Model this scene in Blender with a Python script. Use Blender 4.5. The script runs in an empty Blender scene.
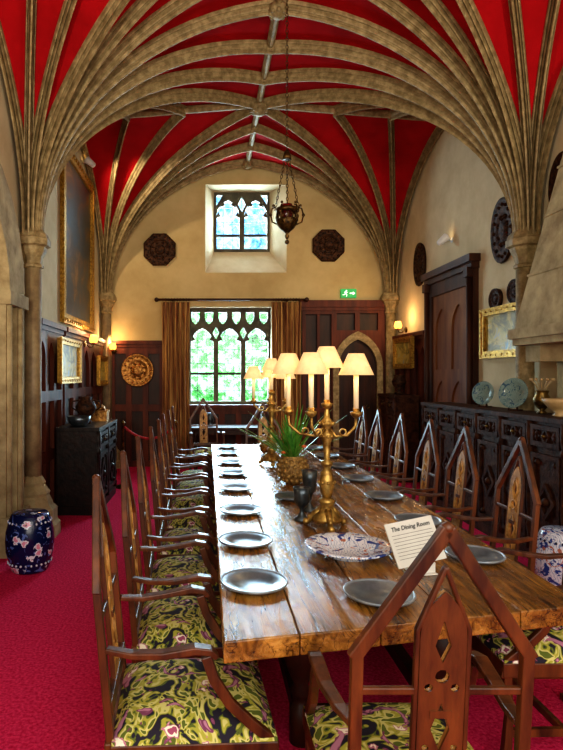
import bpy, math, random
from mathutils import Vector, Matrix
random.seed(7)
R=math.radians
pi=math.pi
scene=bpy.context.scene
COL=scene.collection
scene.view_settings.view_transform='Standard'
try: scene.view_settings.look='Medium High Contrast'
except Exception: pass

# ------------------------------------------------------------ materials
def lin(h):
    h=h.lstrip('#'); o=[]
    for i in (0,2,4):
        c=int(h[i:i+2],16)/255
        o.append(c/12.92 if c<=0.04045 else ((c+0.055)/1.055)**2.4)
    return (o[0],o[1],o[2],1)
def base(name):
    m=bpy.data.materials.new(name); m.use_nodes=True
    nt=m.node_tree; b=nt.nodes['Principled BSDF']
    return m,nt,b
def coords(nt,scale=(1,1,1),kind='Object'):
    tc=nt.nodes.new('ShaderNodeTexCoord'); mp=nt.nodes.new('ShaderNodeMapping')
    mp.inputs['Scale'].default_value=scale
    nt.links.new(tc.outputs[kind],mp.inputs['Vector']); return mp.outputs['Vector']
def ramp(nt,fac,stops):
    r=nt.nodes.new('ShaderNodeValToRGB'); e=r.color_ramp.elements
    while len(e)<len(stops): e.new(0.5)
    for i,(p,c) in enumerate(stops):
        e[i].position=p; e[i].color=lin(c) if isinstance(c,str) else c
    nt.links.new(fac,r.inputs['Fac']); return r.outputs['Color']
def noise(nt,vec,scale,detail=4,rough=.6,dist=0):
    n=nt.nodes.new('ShaderNodeTexNoise'); n.inputs['Scale'].default_value=scale
    n.inputs['Detail'].default_value=detail; n.inputs['Roughness'].default_value=rough
    n.inputs['Distortion'].default_value=dist
    nt.links.new(vec,n.inputs['Vector']); return n.outputs['Fac']
def bump(nt,b,h,strength=.3,dist=.01):
    n=nt.nodes.new('ShaderNodeBump'); n.inputs['Strength'].default_value=strength
    n.inputs['Distance'].default_value=dist
    nt.links.new(h,n.inputs['Height']); nt.links.new(n.outputs['Normal'],b.inputs['Normal'])
def nmat(name,c1,c2,scale=6,rough=.5,metal=0,stretch=(1,1,1),bs=.2,bd=.005,lo=.35,hi=.65,c3=None,dist=0,spec=.5):
    m,nt,b=base(name); v=coords(nt,stretch); f=noise(nt,v,scale,5,.62,dist)
    st=[(lo,c1),(hi,c2)]
    if c3: st=[(lo,c1),((lo+hi)/2,c2),(hi,c3)]
    nt.links.new(ramp(nt,f,st),b.inputs['Base Color'])
    b.inputs['Roughness'].default_value=rough; b.inputs['Metallic'].default_value=metal
    b.inputs['Specular IOR Level'].default_value=spec
    if bs: bump(nt,b,f,bs,bd)
    return m
def emis(name,c,s,bc=None):
    m,nt,b=base(name); b.inputs['Base Color'].default_value=lin(bc or c)
    b.inputs['Emission Color'].default_value=lin(c); b.inputs['Emission Strength'].default_value=s
    return m

M={}
M['carpet']=nmat('carpet','#b4123f','#e23a68',60,.95,bs=.8,bd=.008,spec=.05)
M['cream']=nmat('cream_plaster','#bfae8c','#d0c1a0',2.5,.9,bs=.05,spec=.2)
M['ochre']=nmat('pale_plaster','#b39c6c','#c6b080',1.6,.9,bs=.05,spec=.2)
M['red']=nmat('red_vault_paint','#88060c','#a80d16',1.5,.85,bs=.03,spec=.1)
M['stone']=nmat('vault_stone','#75633f','#8d7a54',14,.65,bs=.2,bd=.003,c3='#a8946a',spec=.4)
M['stone2']=nmat('pale_stone','#887654','#b4a27a',5,.85,bs=.6,bd=.015,spec=.2)
M['brownstone']=nmat('brown_stone','#6e5a40','#94805c',7,.6,bs=.3)
M['dark']=nmat('dark_oak','#200e06','#40200f',8,.5,stretch=(1,1,.2),bs=.3,spec=.3)
M['wain']=nmat('wainscot_oak','#40180c','#662e18',7,.55,stretch=(1,1,.15),bs=.3,spec=.25)
M['surr']=nmat('door_surround_oak','#2a140a','#4e2a16',7,.55,stretch=(1,1,.15),bs=.3,spec=.25)
M['doorw']=nmat('door_oak','#5c3018','#80502c',7,.5,stretch=(1,1,.15),bs=.3,spec=.25)  # lighter orange-brown oak; warm light on the recessed door put into the colour
M['black']=nmat('blackened_oak','#26120a','#50301c',14,.6,bs=.9,bd=.012,spec=.12)
M['ebony']=nmat('ebonised_wood','#0c0705','#24150e',14,.45,bs=.6,bd=.008,spec=.3)
M['chair']=nmat('chair_wood','#30160a','#6e3c1a',11,.38,stretch=(1,1,.2),bs=.4,spec=.45)
M['chairl']=nmat('carved_splat_wood','#8a5c28','#cc9c54',18,.45,bs=.7)
M['gold']=nmat('gilt','#705020','#ccaa60',25,.38,.75,bs=.7)
M['giltframe']=nmat('gilt_frame','#7a5418','#c89a40',30,.4,.7,bs=.6)
M['brass']=nmat('aged_brass','#2c2010','#8a6c34',20,.35,.85,bs=.4)
M['lampm']=nmat('tarnished_brass','#1a1208','#64481e',24,.4,.8,bs=.6)
M['bronze']=nmat('dark_bronze','#140c0a','#54341e',22,.6,.3,bs=.6,bd=.01,spec=.2)
M['copper']=nmat('copper_repousse','#6a3a14','#b88848',26,.4,.8,bs=.8,bd=.01)
M['pewter']=nmat('pewter','#5c6872','#86929c',10,.32,.6,bs=.05)
M['pewterr']=nmat('pewter_rim','#7c8892','#a8b2bc',14,.3,.5,bs=.05)
M['pewterd']=nmat('pewter_dark','#3c444a','#68727a',14,.3,.8,bs=.05)
M['white']=nmat('white_card','#c4c2ba','#d2d0c8',4,.8,bs=0)
M['ink']=nmat('ink','#202020','#303030',4,.8,bs=0)
M['candle']=nmat('candle_wax','#ecd8ac','#f8e8c4',4,.5,bs=0)
M['leaf']=nmat('leaf_green','#1c6c1c','#74b44a',14,.4,bs=.2)
M['flower']=nmat('orange_flower','#c83c20','#f09040',14,.5,bs=.2)
M['basket']=nmat('woven_gilt_basket','#5e4420','#c09a58',40,.5,.3,bs=1,bd=.01)
M['lead']=nmat('window_lead','#1c1c1c','#2c2c2c',8,.6,bs=.1)
M['mull']=nmat('window_stone','#3c382e','#5c5646',6,.8,bs=.2)
M['rope']=nmat('red_rope','#8c1018','#b82028',40,.7,bs=.4)
M['terra']=nmat('buff_pottery','#a88858','#c8ac7c',8,.5,bs=.1)
M['fixture']=nmat('white_enamel','#d8d8d4','#ecece8',5,.4,bs=0)
M['green']=emis('exit_green','#0c9a48',.6)
M['signw']=emis('exit_white','#f4fff8',.8)
M['bulb']=emis('lamp_bulb','#ffd898',14)
M['glow']=emis('sconce_shade','#ffb050',2.5)
M['gem']=nmat('red_glass','#3c0a0c','#7a1418',8,.2,bs=0)
m,nt,b=base('pleated_shade'); v=coords(nt); f=noise(nt,v,30)
nt.links.new(ramp(nt,f,[(.3,'#e0bc88'),(.7,'#f0d4a4')]),b.inputs['Base Color'])
b.inputs['Emission Color'].default_value=lin('#ffca88'); b.inputs['Emission Strength'].default_value=.5
b.inputs['Roughness'].default_value=.8; M['shade']=m
m,nt,b=base('brocade_curtain'); v=coords(nt,(1,1,.05)); f=noise(nt,v,26,3,.5,.3)
nt.links.new(ramp(nt,f,[(.40,'#6a3c20'),(.5,'#9c6c3c'),(.6,'#c09858')]),b.inputs['Base Color'])
b.inputs['Roughness'].default_value=.85; M['curtain']=m
# table wood
def mul(nt,a,b_,fac=1.0):
    x=nt.nodes.new('ShaderNodeMix'); x.data_type='RGBA'; x.blend_type='MULTIPLY'; x.inputs['Factor'].default_value=fac
    nt.links.new(a,x.inputs[6]); nt.links.new(b_,x.inputs[7]); return x.outputs[2]
m,nt,b=base('table_oak'); v=coords(nt,(7,.7,7)); f=noise(nt,v,2.2,9,.75,1.0)
v2=coords(nt,(1,.6,1)); f2=noise(nt,v2,3.4,5,.65,.6)
c1=ramp(nt,f,[(.30,'#34200a'),(.42,'#7c5824'),(.56,'#b48640'),(.72,'#dcb674')])
c2=ramp(nt,f2,[(.35,'#8c6638'),(.62,'#fff0cc')])
vc=coords(nt,(8,.45,8)); fc=noise(nt,vc,1.7,3,.6,.7)
c3=ramp(nt,fc,[(.484,(1,1,1,1)),(.497,(.10,.06,.03,1)),(.503,(.10,.06,.03,1)),(.516,(1,1,1,1))])
nt.links.new(mul(nt,mul(nt,c1,c2,.85),c3,.8),b.inputs['Base Color'])
v3=coords(nt,(3,1,3)); f3=noise(nt,v3,5,5,.7,.3)
rr=nt.nodes.new('ShaderNodeMapRange'); rr.inputs[1].default_value=.3; rr.inputs[2].default_value=.7; rr.inputs[3].default_value=.10; rr.inputs[4].default_value=.36
nt.links.new(f3,rr.inputs[0]); nt.links.new(rr.outputs[0],b.inputs['Roughness'])
b.inputs['Specular IOR Level'].default_value=.65; bump(nt,b,f,.5,.008); M['table']=m
def mixin(nt,prev,colr,fac,lo,hi,inv=False):
    a,c_=((0,0,0,1),(1,1,1,1)) if not inv else ((1,1,1,1),(0,0,0,1))
    r=ramp(nt,fac,[(lo,a),(hi,c_)])
    x=nt.nodes.new('ShaderNodeMix'); x.data_type='RGBA'
    nt.links.new(r,x.inputs['Factor']); nt.links.new(prev,x.inputs[6])
    if isinstance(colr,str): x.inputs[7].default_value=lin(colr)
    else: nt.links.new(colr,x.inputs[7])
    return x.outputs[2]
def floral(name,bg,a,bcol,c,sc=1):
    m,nt,b=base(name); v=coords(nt)
    n1=noise(nt,v,8*sc,2,.4,2.2); n2=noise(nt,v,13*sc,2,.5,1.5)
    w=nt.nodes.new('ShaderNodeTexWave'); w.inputs['Scale'].default_value=6*sc; w.inputs['Distortion'].default_value=9
    w.inputs['Detail Scale'].default_value=1.6; w.inputs['Detail'].default_value=2
    nt.links.new(v,w.inputs['Vector'])
    col=ramp(nt,w.outputs['Fac'],[(.30,bg),(.36,a),(.62,a),(.68,bg)])
    col=mixin(nt,col,bcol,n1,.58,.61); col=mixin(nt,col,c,n2,.62,.65)
    nt.links.new(col,b.inputs['Base Color']); b.inputs['Roughness'].default_value=.15
    return m
M['bluewhite']=floral('blue_white_glaze','#dfe4ee','#8ea4c8','#2c4690','#b0705c',1.6)
M['celadon']=floral('blue_grey_glaze','#7c9490','#93aaa6','#44647c','#5c7c80',2.2)
def blossom(nt,v,scale):
    """petalled flower mask: voronoi distance modulated by noise"""
    vo=nt.nodes.new('ShaderNodeTexVoronoi'); vo.inputs['Scale'].default_value=scale; vo.inputs['Randomness'].default_value=.8
    nt.links.new(v,vo.inputs['Vector'])
    n=noise(nt,v,scale*4,1,.5,.5)
    ma=nt.nodes.new('ShaderNodeMath'); ma.operation='MULTIPLY_ADD'; ma.inputs[1].default_value=.55; 
    nt.links.new(n,ma.inputs[0]); nt.links.new(vo.outputs['Distance'],ma.inputs[2])
    return ma.outputs[0]
m,nt,b=base('navy_floral_glaze'); v=coords(nt)
x=nt.nodes.new('ShaderNodeRGB'); x.outputs[0].default_value=lin('#0c1846')
n1=noise(nt,v,13,2,.5,1.5); col=mixin(nt,x.outputs[0],'#5c74b8',n1,.60,.63)
bl=blossom(nt,v,9); col=mixin(nt,col,'#dfe2f0',bl,.54,.57,True); col=mixin(nt,col,'#d890a8',bl,.44,.47,True)
nt.links.new(col,b.inputs['Base Color']); b.inputs['Roughness'].default_value=.15; M['navy']=m
# seat fabric
m,nt,b=base('floral_fabric'); v=coords(nt)
n0=noise(nt,v,11,1.2,.45,2.4)
x=nt.nodes.new('ShaderNodeRGB'); x.outputs[0].default_value=lin('#2a2632')
col=mixin(nt,x.outputs[0],'#5e6a2a',n0,.42,.43)
col=mixin(nt,col,'#a8a444',n0,.455,.47)
col=mixin(nt,col,'#ccc67c',n0,.52,.54)
col=mixin(nt,col,'#5e6a2a',n0,.60,.61)
n4=noise(nt,v,10,1.5,.5,2.0)
col=mixin(nt,col,'#7c4460',n4,.60,.61)
col=mixin(nt,col,'#b88098',n4,.64,.66)
bl=blossom(nt,v,10); col=mixin(nt,col,'#b8788c',bl,.52,.53,True); col=mixin(nt,col,'#efe6d2',bl,.47,.48,True); col=mixin(nt,col,'#a0506c',bl,.38,.39,True)
nt.links.new(col,b.inputs['Base Color']); b.inputs['Roughness'].default_value=.8; b.inputs['Specular IOR Level'].default_value=.2; M['fabric']=m
def painting(name,stops,sc=1.5):
    m,nt,b=base(name); v=coords(nt,(1,1,1.4)); f=noise(nt,v,sc,6,.6,1)
    nt.links.new(ramp(nt,f,stops),b.inputs['Base Color']); b.inputs['Roughness'].default_value=.35; return m
M['pdark']=painting('dark_canvas',[(.3,'#0c1620'),(.45,'#1c3444'),(.55,'#4c3420'),(.7,'#8a6434')])
M['pland']=painting('landscape_canvas',[(.3,'#2c2a10'),(.45,'#8a7a2c'),(.55,'#c8b050'),(.7,'#7a98a8')],4)
# garden backdrop: leaves glow by emission in place of daylight
m,nt,b=base('glowing_garden_leaves'); v=coords(nt); f=noise(nt,v,4.0,6,.75)
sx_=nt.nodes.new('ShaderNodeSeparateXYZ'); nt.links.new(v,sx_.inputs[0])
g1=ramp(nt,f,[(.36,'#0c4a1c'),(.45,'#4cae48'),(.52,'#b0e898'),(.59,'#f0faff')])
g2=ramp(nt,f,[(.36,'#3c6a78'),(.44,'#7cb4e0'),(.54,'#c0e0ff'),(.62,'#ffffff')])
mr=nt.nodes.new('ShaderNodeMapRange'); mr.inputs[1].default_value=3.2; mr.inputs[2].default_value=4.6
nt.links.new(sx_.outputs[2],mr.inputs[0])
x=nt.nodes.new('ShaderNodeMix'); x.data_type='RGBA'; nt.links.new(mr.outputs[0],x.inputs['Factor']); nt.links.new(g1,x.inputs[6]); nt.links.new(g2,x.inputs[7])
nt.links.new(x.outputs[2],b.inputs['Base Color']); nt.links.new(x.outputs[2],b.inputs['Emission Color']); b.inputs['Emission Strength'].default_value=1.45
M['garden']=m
m=bpy.data.materials.new('window_glass'); m.use_nodes=True; nt=m.node_tree
for n in list(nt.nodes):
    if n.type=='BSDF_PRINCIPLED': nt.nodes.remove(n)
o=[n for n in nt.nodes if n.type=='OUTPUT_MATERIAL'][0]
t=nt.nodes.new('ShaderNodeBsdfTransparent'); t.inputs[0].default_value=(.80,.93,1,1)
g=nt.nodes.new('ShaderNodeBsdfGlossy'); g.inputs['Roughness'].default_value=.08
x=nt.nodes.new('ShaderNodeMixShader'); x.inputs[0].default_value=.04
nt.links.new(t.outputs[0],x.inputs[1]); nt.links.new(g.outputs[0],x.inputs[2]); nt.links.new(x.outputs[0],o.inputs['Surface'])
M['glass']=m

# ------------------------------------------------------------ builder
class B:
    def __init__(s): s.v=[];s.f=[];s.m=[];s.s=[]
    def add(s,vs,fs,mi=0,smooth=False,T=None):
        o=len(s.v)
        for p in vs:
            p=Vector(p)
            if T: p=T@p
            s.v.append(tuple(p))
        for f in fs:
            s.f.append([i+o for i in f]); s.m.append(mi); s.s.append(smooth)
        return s
    def box(s,c,d,mi=0,T=None,rot=None):
        x,y,z=d[0]/2,d[1]/2,d[2]/2
        vs=[Vector((a*x,b_*y,e*z)) for a in(-1,1) for b_ in(-1,1) for e in(-1,1)]
        if rot: 
            r=Matrix.Rotation(rot[1],3,rot[0]); vs=[r@p for p in vs]
        vs=[p+Vector(c) for p in vs]
        return s.add(vs,[(0,1,3,2),(4,6,7,5),(0,4,5,1),(2,3,7,6),(0,2,6,4),(1,5,7,3)],mi,False,T)
    def bb(s,x0,x1,y0,y1,z0,z1,mi=0,T=None):
        return s.box(((x0+x1)/2,(y0+y1)/2,(z0+z1)/2),(x1-x0,y1-y0,z1-z0),mi,T)
    def lathe(s,prof,c=(0,0,0),seg=20,mi=0,smooth=True,T=None,ph=0,closed=False,cap=True):
        vs=[];fs=[];n=len(prof)
        for i in range(seg):
            a=2*pi*i/seg+ph
            for r,z in prof: vs.append((c[0]+r*math.cos(a),c[1]+r*math.sin(a),c[2]+z))
        for i in range(seg):
            j=(i+1)%seg
            for k in range(n-1): fs.append((i*n+k,j*n+k,j*n+k+1,i*n+k+1))
            if closed: fs.append((i*n+n-1,j*n+n-1,j*n,i*n))
        if not closed and cap:
            if prof[0][0]>1e-4+.001: fs.append([i*n for i in range(seg)][::-1])
            if prof[-1][0]>1e-4+.001: fs.append([i*n+n-1 for i in range(seg)])
        return s.add(vs,fs,mi,smooth,T)
    def sweep(s,pts,prof,side,mi=0,smooth=False,scales=None,closed=False,T=None):
        """prof: list (u,v): u along side, v along normal = tangent x side"""
        vs=[];fs=[];n=len(prof);P=[Vector(p) for p in pts];L=len(P)
        for i,p in enumerate(P):
            a=P[(i-1)%L] if (closed or i>0) else P[i]; b_=P[(i+1)%L] if (closed or i<L-1) else P[i]
            t=(b_-a).normalized(); sd=Vector(side[i] if isinstance(side,list) else side)
            sd=(sd-t*sd.dot(t)).normalized(); nn=t.cross(sd)
            k=scales[i] if scales else 1
            for u,w in prof: vs.append(p+sd*u*k+nn*w*k)
        m=L if closed else L-1
        for i in range(m):
            j=(i+1)%L
            for k in range(n):
                fs.append((i*n+k,i*n+(k+1)%n,j*n+(k+1)%n,j*n+k))
        if not closed:
            fs.append(list(range(n))[::-1]); fs.append([(L-1)*n+k for k in range(n)])
        return s.add(vs,fs,mi,smooth,T)
    def tube(s,pts,r,seg=8,mi=0,closed=False,T=None,scales=None):
        P=[Vector(p) for p in pts]
        d=(P[-1]-P[0]) if not closed else (P[1]-P[0])
        if d.length<1e-6: d=Vector((1,.3,.2))
        sd=Vector((1,0,0)) if abs(d.normalized().x)<.8 else Vector((0,1,0))
        if closed:
            nrm=(P[1]-P[0]).cross(P[2]-P[1]); sd=nrm
        prof=[(r*math.cos(2*pi*k/seg),r*math.sin(2*pi*k/seg)) for k in range(seg)]
        return s.sweep(pts,prof,sd,mi,True,scales,closed,T)
    def rect(s,pts,w,h,side,mi=0,T=None,scales=None,closed=False):
        prof=[(-w/2,-h/2),(w/2,-h/2),(w/2,h/2),(-w/2,h/2)]
        return s.sweep(pts,prof,side,mi,False,scales,closed,T)
    def ball(s,c,r,mi=0,seg=12,rings=8,sc=(1,1,1),T=None):
        prof=[(max(1e-5,r*math.sin(pi*k/rings))*sc[0],-r*math.cos(pi*k/rings)*sc[2]) for k in range(rings+1)]
        return s.lathe(prof,c,seg,mi,True,T)
    def mesh(s,me,mi=0,T=None,free=True):
        s.add([v.co for v in me.vertices],[list(p.vertices) for p in me.polygons],mi,False,T)
        if free: bpy.data.meshes.remove(me)
        return s
    def obj(s,name,mats,parent=None,loc=(0,0,0),rz=0,bevel=0):
        me=bpy.data.meshes.new(name); me.from_pydata(s.v,[],s.f)
        if not isinstance(mats,(list,tuple)): mats=[mats]
        for m in mats: me.materials.append(M[m] if isinstance(m,str) else m)
        me.polygons.foreach_set('material_index',s.m); me.polygons.foreach_set('use_smooth',s.s)
        me.validate(); me.update()
        o=bpy.data.objects.new(name,me); COL.objects.link(o)
        o.location=loc; o.rotation_euler=(0,0,rz)
        if parent: o.parent=parent
        if bevel:
            bv=o.modifiers.new('b','BEVEL'); bv.width=bevel; bv.segments=2; bv.limit_method='ANGLE'
        return o
def board(outer,holes,thick,y=0):
    """flat board in XZ plane with holes"""
    cu=bpy.data.curves.new('c','CURVE'); cu.dimensions='2D'; cu.fill_mode='BOTH'; cu.extrude=thick/2
    for pl in [outer]+list(holes):
        sp=cu.splines.new('POLY'); sp.points.add(len(pl)-1)
        for i,p in enumerate(pl): sp.points[i].co=(p[0],p[1],0,1)
        sp.use_cyclic_u=True
    o=bpy.data.objects.new('c',cu); COL.objects.link(o); bpy.context.view_layer.update()
    me=bpy.data.meshes.new_from_object(o.evaluated_get(bpy.context.evaluated_depsgraph_get()))
    bpy.data.objects.remove(o); bpy.data.curves.remove(cu)
    me.transform(Matrix.Translation((0,y,0))@Matrix.Rotation(pi/2,4,'X'))
    return me
def textmesh(txt,size,thick=.0005):
    cu=bpy.data.curves.new('t','FONT'); cu.body=txt; cu.size=size; cu.align_x='CENTER'; cu.extrude=thick; cu.resolution_u=2; cu.shear=.25; cu.offset=.0004
    o=bpy.data.objects.new('t',cu); COL.objects.link(o); bpy.context.view_layer.update()
    me=bpy.data.meshes.new_from_object(o.evaluated_get(bpy.context.evaluated_depsgraph_get()))
    bpy.data.objects.remove(o); bpy.data.curves.remove(cu)
    me.transform(Matrix.Rotation(pi/2,4,'X')); return me
def rc(x0,x1,z0,z1): return [(x0,z0),(x1,z0),(x1,z1),(x0,z1)]
def circ(cx,cz,r,n=16,ry=None,ph=0):
    ry=ry or r; return [(cx+r*math.cos(2*pi*i/n+ph),cz+ry*math.sin(2*pi*i/n+ph)) for i in range(n)]
def lancet(cx,z0,zs,w,n=7,k=1.0):
    """pointed arch; springing at zs; k=1 equilateral"""
    h=w/2; r=w*k; pts=[(cx-h,z0),(cx+h,z0)]
    amax=math.acos((r-h)/r)
    for i in range(n+1):
        a=amax*i/n; pts.append((cx+h-r+r*math.cos(a),zs+r*math.sin(a)))
    for i in range(n-1,-1,-1):
        a=amax*i/n; pts.append((cx-h+r-r*math.cos(a),zs+r*math.sin(a)))
    return pts
def empty(name,loc,rz=0,label=None,cat=None,group=None):
    o=bpy.data.objects.new(name,None); o.empty_display_size=.1; o.location=loc; o.rotation_euler=(0,0,rz)
    COL.objects.link(o); tag(o,label,cat,group); return o
def tag(o,label=None,cat=None,group=None,kind=None):
    if label: o['label']=label
    if cat: o['category']=cat
    if group: o['group']=group
    if kind: o['kind']=kind
    return o
def struct(o): o['kind']='structure'; return o
def clone(src,loc,rz=None):
    """copy thing and parts"""
    c=src.copy(); COL.objects.link(c); c.location=loc
    if rz is not None: c.rotation_euler=(0,0,rz)
    def rec(s,d):
        for ch in [x for x in bpy.data.objects if x.parent==s]:
            k=ch.copy(); k.parent=d; COL.objects.link(k); rec(ch,k)
    rec(src,c); return c
def light(kind,loc,energy,color=(1,1,1),size=.1,rot=(0,0,0),parent=None,sy=None,spot=None,name='light'):
    l=bpy.data.lights.new(name,kind); l.energy=energy; l.color=color
    if kind=='AREA':
        l.size=size
        if sy: l.shape='RECTANGLE'; l.size_y=sy
    else: l.shadow_soft_size=size
    if spot: l.spot_size=spot; l.spot_blend=.6
    o=bpy.data.objects.new(name,l); o.location=loc; o.rotation_euler=rot; COL.objects.link(o)
    if parent: o.parent=parent
    return o

# ------------------------------------------------------------ room
XL,XR,YE,Y0=-1.85,3.30,9.85,-1.5
XC=.71; Z0=2.98
struct(B().bb(XL-.2,XR+.2,Y0,YE+.5,-.1,0).obj('floor','carpet'))
struct(B().bb(XL-.2,XL,Y0,YE+.2,0,5.6).obj('wall_left','cream'))
struct(B().bb(XR,XR+.2,Y0,YE+.2,0,5.6).obj('wall_right','cream'))
LW=(-.33,1.14,1.07,2.80); UW=(-.03,1.40,3.40,4.95); UI=(.13,1.14,3.85,4.93)
b=B(); b.mesh(board(rc(XL,XR,0,5.6),[rc(LW[0],LW[1],LW[2],LW[3]),rc(UW[0],UW[1],UW[2],UW[3])],.02,YE+.01))
D=.38
def reveal(b,a,i,y0,y1,mi):
    A=[(a[0],y0,a[2]),(a[1],y0,a[2]),(a[1],y0,a[3]),(a[0],y0,a[3])]
    I=[(i[0],y1,i[2]),(i[1],y1,i[2]),(i[1],y1,i[3]),(i[0],y1,i[3])]
    b.add(A+I,[(0,1,5,4),(1,2,6,5),(2,3,7,6),(3,0,4,7)],mi)
reveal(b,LW,LW,YE,YE+D,1); reveal(b,UW,UI,YE,YE+D,1)
struct(b.obj('wall_end',['ochre','cream']))
b=B(); b.mesh(board(rc(XL-.2,XR+.2,0,5.8),[rc(*LW),rc(*UI)],.12,YE+D+.07)); struct(b.obj('wall_outer','stone2'))

# vault
def pt(S,E,a):
    t=1-math.cos(a); return Vector((S[0]+(E[0]-S[0])*t,S[1]+(E[1]-S[1])*t,Z0+(E[2]-Z0)*(.90*math.sin(a)+.10*t)))
SX={-1:-1.79,1:3.23}; WX={-1:XL+.02,1:XR-.02}; ZC=5.34; ZW=5.14
hp=[(.050,-.02),(.050,.030),(.045,.046),(.037,.046),(.033,.016),(.027,.016),(.027,.086),(.022,.100),(.017,.092),(.014,.050),(.008,.050),(.008,.112),(.013,.128),(.008,.155)]
RP=[(-u,v) for u,v in hp]+[(u,v) for u,v in hp[::-1]]
bi=B()
trim=1
for (ya,yb) in ((1.5,5.6),(5.6,9.7)):
    ym=(ya+yb)/2
    br=B()
    for sx in(-1,1):
        for ys in(ya,yb):
            S=(SX[sx],ys)
            def Epath(u):
                if u<=1: return (WX[sx]+(XC-WX[sx])*u,ym,ZW+(ZC-ZW)*u)
                return (XC,ym+(ys-ym)*(u-1),ZC)
            N=24;K=18;vs=[];fs=[]
            for i in range(N+1):
                E=Epath(2*i/N)
                for k in range(K+1): vs.append(pt(S,E,pi/2*k/K))
            for i in range(N):
                for k in range(K): fs.append((i*(K+1)+k,(i+1)*(K+1)+k,(i+1)*(K+1)+k+1,i*(K+1)+k+1))
            bi.add(vs,fs,0,True)
            us=[0,.30,.60,1,1.33,1.66]+([2] if (ys==yb or ya<2) else [])
            for u in us:
                E=Epath(u); d=Vector((E[0]-S[0],E[1]-S[1],0)).normalized()
                sd=Vector((-d.y,d.x,0))
                pts=[pt(S,E,pi/2*k/26) for k in range(27)]
                nn=Vector((0,0,1)).cross(sd)
                sgn=1 if nn.dot(d)>0 else -1
                prof=[(p[0],p[1]*sgn) for p in RP]
                sc=[1.0-.14*min(1,k/12) for k in range(27)]
                br.sweep(pts,prof,sd,0,False,sc)
    rp=[(-.04,.0),(-.04,.05),(-.015,.09),(.015,.09),(.04,.05),(.04,0)]
    br.sweep([(WX[-1],ym,ZW),(XC,ym,ZC),(WX[1],ym,ZW)],[(u,-v) for u,v in rp],(0,1,0))
    br.sweep([(XC,ya,ZC),(XC,yb,ZC)],[(u,-v) for u,v in rp],(-1,0,0))
    struct(br.obj('trim_%d'%trim,'stone')); trim+=1
    bl_=[(XC,ym,ZC-.1,.13),(XC,yb,ZC-.1,.10)]
    for q in(.33,.66):
        for s in(-1,1): bl_.append((XC,ym+s*q*2.05,ZC-.08,.055))
    for (bx,by,bz,r) in bl_:
        bs=B(); bs.lathe([(.001,-.09*r/.12),(r*.5,-.08*r/.12),(r*.8,-.03),(r,0),(r*.9,.05),(.001,.06)],(0,0,0),12)
        for k in range(8):
            a=k*pi/4; bs.ball((r*.78*math.cos(a),r*.78*math.sin(a),-.03),r*.24,0,8,6)
        struct(bs.obj('trim_%d'%trim,'stone',loc=(bx,by,bz))); trim+=1
struct(bi.obj('ceiling','red'))
for sx in(-1,1):
    for ys in (1.5,5.6,9.7):
        cx=SX[sx]-sx*.05
        b=B()
        cap=[(.085,2.66),(.105,2.67),(.105,2.695),(.088,2.71),(.10,2.77),(.135,2.84),(.14,2.87),(.175,2.885),(.175,2.95),(.15,2.97)]
        b.lathe(cap,(cx,ys,0),8,0,False,ph=pi/8)
        b.lathe([(.165,2.96),(.15,3.0),(.11,3.04),(.001,3.2)],(cx,ys,0),8,0,False,ph=pi/8)
        b.lathe([(.083,.3),(.083,2.68)],(cx,ys,0),20,1)
        b.lathe([(.27,0),(.27,.12),(.24,.15),(.24,.27),(.20,.31),(.16,.40),(.17,.43),(.12,.50),(.125,.53),(.083,.60)],(cx,ys,0),8,2,False,ph=pi/8)
        struct(b.obj('trim_%d'%trim,['stone','brownstone' if sx<0 else 'stone','stone2'])); trim+=1

# stone doorway near part of left wall
b=B()
for (y0,y1,xx) in ((4.90,5.02,-1.76),(5.02,5.14,-1.79),(5.14,5.34,-1.745)):
    b.bb(XL,xx,y0,y1,0,2.3)
b.tube([(-1.76,4.96,0),(-1.76,4.96,2.3)],.035,10)
b.tube([(-1.745,5.2,0),(-1.745,5.2,2.3)],.035,10)
b.bb(XL,-1.71,4.88,5.37,2.22,2.34); b.bb(XL,-1.70,4.88,5.38,0,.35)
pts=[]
for k in range(13):
    a=pi*k/12; pts.append((-1.79,4.15+.97*math.cos(a),2.34+.97*math.sin(a)))
b.rect(pts,.12,.4,(1,0,0))
b.bb(XL,-1.745,2.95,3.4,0,2.34)
struct(b.obj('trim_%d'%trim,'stone2')); trim+=1
struct(B().bb(XL,-1.83,3.4,4.9,0,2.4).obj('door_1','wain'))

def wainscot(w,h,cols,rows,gothic=True):
    holes=[];b=B(); cw=w/cols; rh=h*.94/rows
    for i in range(cols):
        for j in range(rows):
            x0=-w/2+i*cw+.05; x1=-w/2+(i+1)*cw-.05; z0=j*rh+.08; z1=(j+1)*rh-.04
            if gothic and j==rows-1:
                ww=x1-x0; holes.append(lancet((x0+x1)/2,z0,z1-ww*.87,ww))
            else: holes.append(rc(x0,x1,z0,z1))
    b.mesh(board(rc(-w/2,w/2,0,h),holes,.05,-.025))
    b.bb(-w/2,w/2,0,.02,0,h,1)
    b.bb(-w/2-.01,w/2+.01,-.10,.02,h,h+.06); b.bb(-w/2,w/2,-.07,.02,h-.05,h)
    b.bb(-w/2,w/2,-.065,.02,0,.1)
    return b
for (w,h,c,r,g,mt,loc,rz) in ((2.55,2.14,5,3,True,'wain',(XL+.02,8.28,0),pi/2),(1.0,2.14,3,3,True,'wain',(XL+.02,6.4,0),pi/2),
    (.88,2.14,3,2,False,'wain',(-1.22,YE-.02,0),0),(1.47,1.02,5,1,False,'wain',(.405,YE-.02,0),0),(1.4,2.2,5,2,True,'wain',(XR-.02,8.95,0),-pi/2)):
    struct(wainscot(w,h,c,r,g).obj('trim_%d'%trim,[mt,'dark'],loc=loc,rz=rz)); trim+=1

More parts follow.
